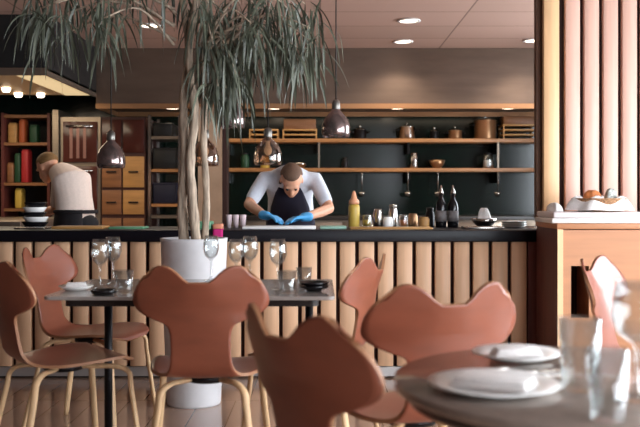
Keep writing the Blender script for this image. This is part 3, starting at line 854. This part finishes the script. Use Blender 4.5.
# slab / tray / basket on the station
tag(B((PX(552, Yc0), Yc0 - .0, zs_ + .0005), (PX(652, Yc0), Yc0 + .40, zs_ + .028), .006).build('serving_tray', M_white), 'lower white tray lying on top of the service station', 'tray', 'white trays on the service station')
tag(B((PX(554, Yc0), Yc0 + .01, zs_ + .0295), (PX(648, Yc0), Yc0 + .39, zs_ + .062), .008).build('serving_tray', mat('pale tray', (226, 214, 214), .4)), 'upper pale tray stacked on the lower white tray', 'tray', 'white trays on the service station')
zb = zs_ + .063
def heap(rx, ry, h, seed, n=14, k=28):
    rng = random.Random(seed); ph = [rng.uniform(0, 6.28) for _ in range(6)]
    rows = []
    for i in range(n + 1):
        t = i / n; row = []
        for j in range(k):
            a = 2 * PI * j / k
            wob = 1 + .12 * math.sin(3 * a + ph[0] + t * 3) + .08 * math.sin(5 * a + ph[1])+ .04 * math.sin(9 * a + ph[2] + 4 * t)
            rr = math.cos(t * PI / 2 * .97) ** .7 * wob
            z = h * math.sin(t * PI / 2) * (1 + .15 * math.sin(2 * a + ph[3]) * math.cos(t * PI / 2))
            row.append(V((rx * rr * math.cos(a), ry * rr * math.sin(a), max(0, z))))
        rows.append(row)
    m = MB(); m.grid(rows, closed_u=True)
    m.add(rows[0], [tuple(range(k - 1, -1, -1))]); m.add(rows[-1], [tuple(range(k))])
    return m
bx = PX(600, 5.0)
bk = thing('bread_basket', 'bread basket lined with white cloth on the stacked trays', 'basket', (bx, 5.02, zb + .0005))
m = MB(); m.lathe([(0, 0), (.11, 0), (.13, .02), (.15, .07), (.155, .075), (.143, .07), (.12, .02), (0, .012)], 32); m.build('bowl', M_wicker, bk)
m = MB(); rows = []
for i, (r, z) in enumerate(((.13, .03), (.148, .078), (.165, .07), (.19, .035), (.20, .008))):
    rows.append([V(((r + (.014 * i * .3) * math.sin(7 * a + i)) * math.cos(a) * .92, (r + .01 * math.sin(5 * a)) * math.sin(a) * .8, z + .012 * math.sin(6 * a + .5) * (1 if 0 < i < 4 else .2))) for a in [2 * PI * j / 48 for j in range(48)]])
m.grid(rows, closed_u=True); m.build('cloth_liner', M_cloth, bk)
m = heap(.055, .05, .10, 3); tag(m.build('bread_loaf', M_bread, None, (bx - .045, 5.01, zb + .021)), 'crusty brown loaf lying in the cloth lined basket', 'bread')
m = heap(.04, .04, .11, 8); tag(m.build('napkin', mat('grey patterned cloth', (170, 172, 166), .85, var=.3, scale=60), None, (bx + .062, 5.01, zb + .021)), 'crumpled grey patterned napkin tucked right of the loaf', 'napkin')
# towel drooping at left of trays
m = heap(.038, .085, .05, 5); tag(m.build('towel', M_cloth, None, (1.335, 5.06, zb + .0005)), 'crumpled white towel at the left end of the tray stack', 'towel')

# ------------------------------------------------------------------ things on the pass
def cp(px, Y): return (PX(px, Y), Y, HC + .0006)
# squeeze bottle
t = thing('squeeze_bottle', 'mustard yellow squeeze bottle with peach cap on the pass', 'bottle', cp(354, 5.8))
m = MB(); m.lathe([(0, 0), (.034, 0), (.037, .006), (.037, .13), (.033, .15), (0, .152)], 20); m.build('body', M_mustard, t)
m = MB(); m.lathe([(0, .153), (.034, .153), (.034, .175), (.02, .19), (.012, .225), (.006, .24), (0, .24)], 20); m.build('cap', M_peach, t)
for i, (px, lab) in enumerate(((441, 'left of the two tall dark oil bottles on the pass'), (453, 'right of the two tall dark oil bottles on the pass'))):
    t = thing('oil_bottle', lab, 'bottle', cp(px, 5.82), group='oil bottles on the pass')
    m = MB(); m.lathe([(0, 0), (.033, 0), (.036, .006), (.036, .13), (.030, .16), (.015, .185), (.013, .215), (0, .216)], 20); m.build('body', M_blackgloss, t)
    m = MB(); m.lathe([(0, .2165), (.016, .2165), (.016, .235), (.008, .25), (.005, .275), (0, .276)], 14); m.build('pourer', M_steel2, t)
    m = MB(); m.lathe([(.0365, .04), (.0368, .04), (.0368, .11), (.0365, .11)], 20); m.build('paper_band', mat('grey band', (110, 104, 104), .6), t)
# prep jars
gj = 'small prep jars on the pass'
specs = [(367, 5.78, .03, .085, M_glass, M_mustard, None, 'glass prep jar just right of the mustard squeeze bottle'),
         (378, 5.92, .032, .12, M_steel2, None, None, 'tall steel prep pot behind the jars right of squeeze bottle'),
         (388, 5.76, .034, .07, M_white, None, None, 'low white prep pot in the middle of the prep jars'),
         (393, 5.93, .03, .13, M_steel2, None, M_steel2, 'tallest lidded steel canister at the back of the prep jars'),
         (403, 5.78, .03, .085, M_glass, M_bread, None, 'glass prep jar with brown contents left of the oil bottles'),
         (413, 5.9, .034, .09, M_copper, None, None, 'warm steel prep pot in the back row near the oil bottles'),
         (424, 5.77, .036, .07, M_woodpale, None, None, 'pale wooden prep pot closest to the left oil bottle'),
         (430, 5.95, .03, .11, M_blackmetal, None, M_black, 'black lidded canister directly behind the left oil bottle')]
for (px, Y, r, h, mm, fl, ld, lab) in specs:
    jar('prep_jar', px, Y, HC, r, h, mm, lab, 'jar', gj, ld, fl)
# silver bowl with towels
bowl('mixing_bowl', 484, 5.8, HC, .085, .06, M_steel2, 'polished steel bowl holding a white towel on the pass')
m = heap(.04, .04, .10, 11); tag(m.build('towel', M_cloth, None, (PX(484, 5.8), 5.8, HC + .028)), 'crumpled white towel heaped in the polished steel bowl', 'towel')
for i in range(5):
    m = MB(); r = .08
    m.lathe([(0, 0), (r * .62, 0), (r, .013), (r - .001, .016), (r * .6, .006), (0, .005)], 28)
    tag(m.build('plate', mat('grey green glaze', (120, 134, 126), .25) if i % 2 else M_white, None, (PX(514, 5.78), 5.78, HC + .0006 + i * .0068)), '%s plate of the stack at the right end of the pass' % ('lowest', 'second lowest', 'middle', 'second highest', 'topmost')[i], 'plate', 'plates stacked at the right of the pass')
tag(B((PX(462, 5.62), 5.5, HC + .0006), (PX(500, 5.62), 5.66, HC + .016), .004).build('serving_board', M_steel2), 'flat steel tray in front of the polished bowl on the pass', 'tray')
# trays in front of chef
tag(B((PX(243, 5.55), 5.47, HC + .0006), (PX(316, 5.55), 5.68, HC + .02), .006).build('chopping_board', M_white), 'long white chopping board under the blue gloved hands', 'board', 'boards on the pass')
tag(B((PX(320, 5.6), 5.5, HC + .0006), (PX(346, 5.6), 5.68, HC + .018), .005).build('chopping_board', M_teal), 'pale teal chopping board left of the squeeze bottle', 'board', 'boards on the pass')
tag(B((PX(350, 5.5), 5.45, HC + .0006), (PX(432, 5.5), 5.6, HC + .014), .004).build('chopping_board', M_woodpale), 'long wooden board in front of the prep jars', 'board', 'boards on the pass')
tag(B((PX(56, 5.6), 5.5, HC + .0006), (PX(106, 5.6), 5.7, HC + .018), .004).build('chopping_board', M_woodpale), 'wooden chopping board before the cream shirted chef', 'board', 'boards on the pass')
tag(B((PX(112, 5.6), 5.5, HC + .0006), (PX(146, 5.6), 5.7, HC + .014), .004).build('chopping_board', M_green), 'green chopping board right of the wooden board on the left', 'board', 'boards on the pass')
tag(B((PX(18, 5.55), 5.47, HC + .0006), (PX(48, 5.55), 5.63, HC + .012), .004).build('serving_board', M_steel2), 'flat steel tray beside the striped bowl stack on the left', 'tray')
tag(B((PX(198, 5.5), 5.44, HC + .0006), (PX(212, 5.5), 5.6, HC + .05), .008).build('storage_box', M_green), 'small green box on the pass behind the planter', 'box')
tag(B((PX(213.5, 5.5), 5.44, HC + .0006), (PX(223, 5.5), 5.54, HC + .035), .008).build('storage_box', mat('orange box', (214, 140, 110), .6), ), 'small peach box right of the green box on the pass', 'box')
m = MB()
pathc = [(0, .1, .0035), (0, .0, .0035), (0, -.008, .0), (0, -.0085, -.05)]
rows = []
for (x, y, z) in [(0, .09, .003), (0, .04, .003), (0, .0, .0032), (0, -.0045, .002), (0, -.006, -.004), (0, -.006, -.03), (0, -.006, -.05)]:
    rows.append([V((u * .03, y, z + .0012 * math.sin(u * 6 + y * 30) * (1 if y > 0 else 0))) for u in (-1, -.5, 0, .5, 1)])
m.grid(rows)
o = m.build('cloth', M_magenta, None, (PX(218, 5.35), 5.35 , HC + .001))
md = o.modifiers.new('t', 'SOLIDIFY'); md.thickness = .002; md.offset = 1
tag(o, 'magenta cloth hanging over the front edge of the pass', 'cloth')
for i, (px, lab) in enumerate(((229, 'leftmost of three small white cups beside the chef'), (236, 'middle one of three small white cups beside the chef'), (243, 'rightmost of three small white cups beside the chef'))):
    m = MB(); r = .021
    m.lathe([(0, 0), (r * .7, 0), (r, .08), (r + .001, .085), (r - .003, .084), (r * .62, .008), (0, .008)], 18)
    tag(m.build('cup', mat('pale pink cup', (222, 200, 204), .4), None, cp(px, 5.75)), lab, 'cup', 'white cups on the pass')
# striped bowls left
for i in range(5):
    m = MB(); r = .085 - .003 * i
    m.lathe([(0, 0), (r * .7, 0), (r, .035), (r, .0385), (r - .005, .0385), (r * .68, .006), (0, .006)], 24)
    tag(m.build('stacking_bowl', M_white if i % 2 else M_blackgloss, None, (PX(35, 5.82) + .006 * math.sin(i * 2), 5.82, HC + .0006 + i * .0315)),
        '%s bowl of the black and white stack at the left' % ('lowest', 'second lowest', 'middle', 'second highest', 'topmost')[i], 'bowl', 'bowls stacked at the left of the pass')

# ------------------------------------------------------------------ people
def vox(name, caps, ell, voxel, mm, parent, smooth=4, extra=None):
    m = MB()
    for pts, rad in caps: m.tube(pts, rad, 14, roundcap=True)
    for c, r, rot in ell:
        M = Matrix.Translation(V(c)) @ (rot.to_matrix().to_4x4() if rot else Matrix.Identity(4))
        m.sphere((0, 0, 0), r, 18, M=M)
    if extra: extra(m)
    o = m.build(name + '_src', mm)
    a = o.modifiers.new('r', 'REMESH'); a.mode = 'VOXEL'; a.voxel_size = voxel; a.use_smooth_shade = True
    b = o.modifiers.new('s', 'SMOOTH'); b.iterations = smooth; b.factor = .5
    dg = bpy.context.evaluated_depsgraph_get(); dg.update()
    me = bpy.data.meshes.new_from_object(o.evaluated_get(dg)); me.name = name
    for p in me.polygons: p.use_smooth = True
    old = o.data; bpy.data.objects.remove(o); bpy.data.meshes.remove(old)
    if not me.materials: me.materials.append(mm)
    n = bpy.data.objects.new(name, me); COL.objects.link(n); n.parent = parent
    return n

def hand_caps(wrist, d, up, sgn, s=1.0, curl=.5):
    """palm capsules and five bent fingers; d = pointing direction, up = back of the hand, sgn = thumb side"""
    d = V(d).normalized(); up = V(up); up = (up - d * up.dot(d)).normalized(); sd = d.cross(up).normalized() * sgn
    w = V(wrist); caps = []
    for k, off in enumerate((-.027, -.009, .009, .027)):
        caps.append(([w + sd * off * .6, w + d * .085 * s + sd * off], [.013, .0115]))
    for off, L, r in ((.03, .07, .0086), (.010, .08, .009), (-.010, .075, .0086), (-.03, .058, .0078)):
        b = w + d * .085 * s + sd * off
        d1 = (d - up * curl * .5).normalized(); d2 = (d - up * curl * 1.2).normalized(); d3 = (d - up * curl * 2).normalized()
        p1 = b + d1 * L * .45; p2 = p1 + d2 * L * .32; p3 = p2 + d3 * L * .23
        caps.append(([b, p1, p2, p3], [r, r * .96, r * .9, r * .78]))
    b = w + d * .02 + sd * .022; e = b + (d * .5 + sd * .8 - up * .2).normalized() * .04
    caps.append(([w + d * .012 + sd * .008, b, e, e + (d * .95 + sd * .2 - up * .3).normalized() * .032], [.013, .013, .0105, .0085]))
    return caps
def head_parts(c, rot):
    """skull, jaw, nose, ears, mouth ridge as ellipsoids; local frame: -Y is the face, Z is the crown"""
    R = rot.to_matrix()
    def L(p): return V(c) + R @ V(p)
    e = [(L((0, .012, .03)), (.076, .095, .088), rot), (L((0, -.028, -.035)), (.058, .062, .075), rot), (L((0, -.055, -.088)), (.028, .026, .022), rot),
         (L((0, -.092, -.018)), (.014, .018, .028), rot), (L((0, -.103, -.034)), (.016, .012, .011), rot),
         (L((.078, .01, -.012)), (.008, .018, .03), rot), (L((-.078, .01, -.012)), (.008, .018, .03), rot),
         (L((0, -.081, .022)), (.056, .014, .011), rot), (L((0, -.086, -.062)), (.024, .009, .006), rot), (L((0, -.084, -.074)), (.021, .009, .007), rot)]
    return e, L

def chef(name_label, loc, hip, chest, neck, headc, headrot, sh, el, wr, hd, feet, shirtm, apron, hairm, gloves, facing, hair_thin):
    t = thing('person', name_label, 'person', loc)
    hip, chest, neck = V(hip), V(chest), V(neck)
    e, L = head_parts(headc, headrot)
    ax = V(sh[1]) - V(sh[0]); ax.normalize()
    up_fwd = facing
    caps = []
    mid = hip.lerp(chest, .5)
    tor = [hip - V((0, 0, .06)), hip.lerp(mid, .4), mid, chest, chest.lerp(neck, .55)]
    tr_ = [(.165, .115), (.155, .105), (.150, .105), (.170, .115), (.12, .08)]
    fw = V(facing)
    def torso(rs, add=0.0):
        m = MB(); return (tor, [(a + add, b + add) for a, b in rs])
    body_caps = [(tor, tr_), ([chest.lerp(neck, .5), neck, V(headc) + headrot.to_matrix() @ V((0, .02, -.05))], [.07, .056, .052])]
    for i in (0, 1):
        s_, e_, w_ = V(sh[i]), V(el[i]), V(wr[i])
        body_caps.append(([chest.lerp(neck, .45).lerp(s_, .4), s_, s_.lerp(e_, .5), e_, e_.lerp(w_, .35), w_], [.06, .056, .05, .040, .038, .026]))
        body_caps += hand_caps(w_, hd[i][0], hd[i][1], hd[i][2])
        f = V(feet[i]); h = hip + ax * (.085 if i else -.085) - V((0, 0, .04)); kn = h.lerp(f, .5) + fw * .03
        body_caps.append(([h, h.lerp(kn, .5), kn, kn.lerp(f, .4), f + V((0, 0, .07))], [.085, .075, .056, .052, .038]))
        body_caps.append(([f + V((0, 0, .05)) - fw * .04, f + V((0, 0, .04)) + fw * .12], [.038, .034]))
    # body: orient torso ellipse with the shoulder axis
    def extra(m, rs=tr_, add=0.0, pts=tor):
        m.tube(pts, [(a + add, b + add) for a, b in rs], 20, roundcap=True, up=tuple(ax.cross((chest - hip).normalized())))
    vox('body', body_caps[1:], e, .009, M_skin, t, 3, lambda m: extra(m))
    # shirt
    sc = []
    for i in (0, 1):
        s_, e_ = V(sh[i]), V(el[i])
        sc.append(([chest.lerp(neck, .4).lerp(s_, .3), s_, s_.lerp(e_, .45), s_.lerp(e_, .74)], [.068, .064, .056, .052]))
    sc.append(([chest.lerp(neck, .45), neck.lerp(chest, .15)], [.085, .064]))
    vox('shirt', sc, [], .011, shirtm, t, 5, lambda m: extra(m, tr_, .018))
    # trousers
    tc = []
    for i in (0, 1):
        f = V(feet[i]); h = hip + ax * (.085 if i else -.085) - V((0, 0, .04)); kn = h.lerp(f, .5) + fw * .03
        tc.append(([h, h.lerp(kn, .5), kn, kn.lerp(f, .5), f + V((0, 0, .10))], [.10, .092, .075, .068, .062]))
    vox('trousers', tc, [(hip - V((0, 0, .06)), (.18, .14, .1), None)], .012, M_trouser, t, 4)
    for i in (0, 1):
        f = V(feet[i]); vox('shoe', [([f + V((0, 0, .045)) - fw * .05, f + V((0, 0, .042)) + fw * .14], [.045, .042])], [], .01, M_black, t, 3)
    # hair
    R = headrot.to_matrix()
    def hx(m):
        rows = []
        for i in range(9):
            th = i / 8 * (1.75 if not hair_thin else 1.5)
            row = []
            for j in range(28):
                a = 2 * PI * j / 28
                fr = .72 if math.sin(a) < -.2 else 1.0
                tt = th * fr
                rr = .006 if i < 8 else -.004
                p = V((math.sin(tt) * math.cos(a) * (.077 + rr), .014 + math.sin(tt) * math.sin(a) * (.096 + rr), .03 + math.cos(tt) * (.089 + rr)))
                row.append(V(headc) + R @ p)
            rows.append(row)
        m.grid(rows, closed_u=True)
    m = MB(); hx(m); m.build('hair', hairm, t)
    for sx in (-1, 1):
        m = MB(); p = L((sx * .03, -.083, .004)); m.sphere(p, .0105, 12); m.build('eye', M_eye, t)
    if gloves:
        for i in (0, 1):
            w_ = V(wr[i]); d_ = V(hd[i][0]).normalized()
            hc = [(p, [r + .0022 for r in rr]) for p, rr in hand_caps(w_, hd[i][0], hd[i][1], hd[i][2])]
            hc.append(([w_ - d_ * .02, w_ + d_ * .02], [.034, .031]))
            vox('glove', hc, [], .006, M_glove, t, 2)
    return t, ax, tor
# chef with blue gloves, bent over the pass, facing us
X1 = PX(289, 6.35)
def c1(px, py, Y): p = P(px, py, Y); return (p.x - X1, p.y - 6.75, p.z)
hr = Euler((math.radians(52), 0, math.radians(2)))
t1, ax1, tor1 = chef('chef in white shirt and navy apron bending over the pass in blue gloves', (X1, 6.75, 0),
     (0, 0, .97), (0, -.25, 1.22), (.004, -.375, 1.255), (.02, -.465, 1.215), hr,
     [(-.185, -.30, 1.225), (.19, -.30, 1.22)], [c1(249, 205, 6.30), c1(329, 209, 6.28)], [c1(265, 215.5, 6.02), c1(306, 217, 6.0)],
     [((.75, -.62, -.12), (0, .1, 1), -1), ((-.85, -.5, -.08), (0, .1, 1), 1)], [(-.12, .02, 0), (.12, .02, 0)], M_shirt, M_apron, M_hair, True, (0, -1, 0), True)
# apron: bib and skirt following the front of the body
m = MB(); rows = []
axis = (V((0, -.25, 1.22)) - V((0, 0, .97))).normalized(); nf = V((1, 0, 0)).cross(axis).normalized()
if nf.y > 0: nf = -nf
for (tt, wv_, off) in ((1.22, .055, .095), (1.0, .10, .142), (.75, .12, .140), (.5, .14, .136), (.25, .15, .136)):
    c = V((0, 0, .97)) + axis * (.35 * tt)
    rows.append([c + V((u * wv_, 0, 0)) + nf * (off + .003 - .055 * (u * wv_ / .15) ** 2) for u in [q / 6 - 1 for q in range(13)]])
for z, wv_ in ((.93, .18), (.8, .19), (.6, .2), (.45, .2)):
    rows.append([V((u * wv_, -.158 + .06 * u * u - .0 * z, z)) for u in [q / 6 - 1 for q in range(13)]])
m.grid(rows); ap = m.build('apron', M_apron, t1)
md = ap.modifiers.new('t', 'SOLIDIFY'); md.thickness = .006; md.offset = 0
for sx in (-1, 1):
    m = MB(); c = V((0, 0, .97)) + axis * (.35 * 1.2)
    a = c + V((sx * .05, 0, 0)) + nf * .095
    ps = catmull([a, (sx * .068, -.39, 1.20), (sx * .075, -.37, 1.275), (sx * .06, -.32, 1.325), (0, -.30, 1.34)], 6)
    m.tube(ps, [(.012, .003)] * len(ps), 8); m.build('apron_strap', M_apron, t1)

# chef at the back left, turned away and leaning to the left
X2, Y2 = PX(76, 7.0), 7.0
def c2(px, py, Y): p = P(px, py, Y); return (p.x - X2, p.y - Y2, p.z)
hr2 = Euler((math.radians(30), 0, math.radians(-120)))
t2, ax2, tor2 = chef('chef in cream shirt and black apron stooping leftward at the left', (X2, Y2, 0),
     (.0, 0, .95), (-.05, .05, 1.235), (-.18, .13, 1.315), (-.275, .17, 1.335), hr2,
     [(-.115, -.05, 1.215), (.01, .20, 1.215)], [(-.19, .10, 1.0), (-.02, .38, 1.02)], [(-.36, .27, .97), (-.18, .50, 1.0)],
     [((-.7, .6, -.3), (0, 0, 1), -1), ((-.9, .1, -.3), (0, 0, 1), 1)], [(-.06, -.10, 0), (0.08, .10, 0)], M_shirt2, M_apronb, M_hair2, False, (-.8, .6, 0), False)
m = MB(); rows = []
for z, ra, rb in ((1.0, .150, .19), (.93, .158, .20), (.85, .168, .208), (.7, .17, .21), (.5, .175, .21)):
    rows.append([V((math.cos(a) * ra - .0, math.sin(a) * rb, z)) for a in [PI * .30 + q / 20 * PI * 1.40 for q in range(21)]])
m.grid(rows); ap = m.build('apron', M_apronb, t2)
md = ap.modifiers.new('t', 'SOLIDIFY'); md.thickness = .006; md.offset = 1
m = MB(); m.tube([V((math.cos(a) * .165, math.sin(a) * .204, .985)) for a in [2 * PI * q / 32 for q in range(33)]], [(.004, .014)] * 33, 8, up=(0, 0, 1)); m.build('apron_strap', M_apronb, t2)

# ------------------------------------------------------------------ light
wd_ = bpy.data.worlds.new('sky'); SC.world = wd_; wd_.use_nodes = True
bg = wd_.node_tree.nodes['Background']; bg.inputs[0].default_value = (.86, .93, 1, 1); bg.inputs[1].default_value = 15.0
def area(name, loc, rot, sx, sy, e, col):
    l = bpy.data.lights.new(name, 'AREA'); l.shape = 'RECTANGLE'; l.size = sx; l.size_y = sy; l.energy = e; l.color = col
    o = bpy.data.objects.new(name, l); COL.objects.link(o); o.location = loc; o.rotation_euler = rot
area('hood_glow', ((hx0 + hx1) / 2, 9.25, 2.0), (0, 0, 0), 3.4, .3, 9, (1, .8, .58))
area('range_hood_glow', (-2.9, 8.1, 2.06), (0, 0, 0), 1.0, 1.2, 18, (1, .85, .62))

cam = bpy.data.cameras.new('camera'); co = bpy.data.objects.new('camera', cam); COL.objects.link(co)
co.location = (0, 0, CH); co.rotation_euler = (PI / 2, 0, 0)
cam.lens = 50; cam.sensor_width = 36; cam.shift_y = -(213.5 - HY) / 640
cam.dof.use_dof = True; cam.dof.focus_distance = 5.6; cam.dof.aperture_fstop = 3.5
cam.clip_start = .05
SC.camera = co
vs = SC.view_settings
vs.view_transform = 'Standard'; vs.look = 'None'; vs.exposure = 0.06; vs.gamma = 1; vs.use_curve_mapping = False
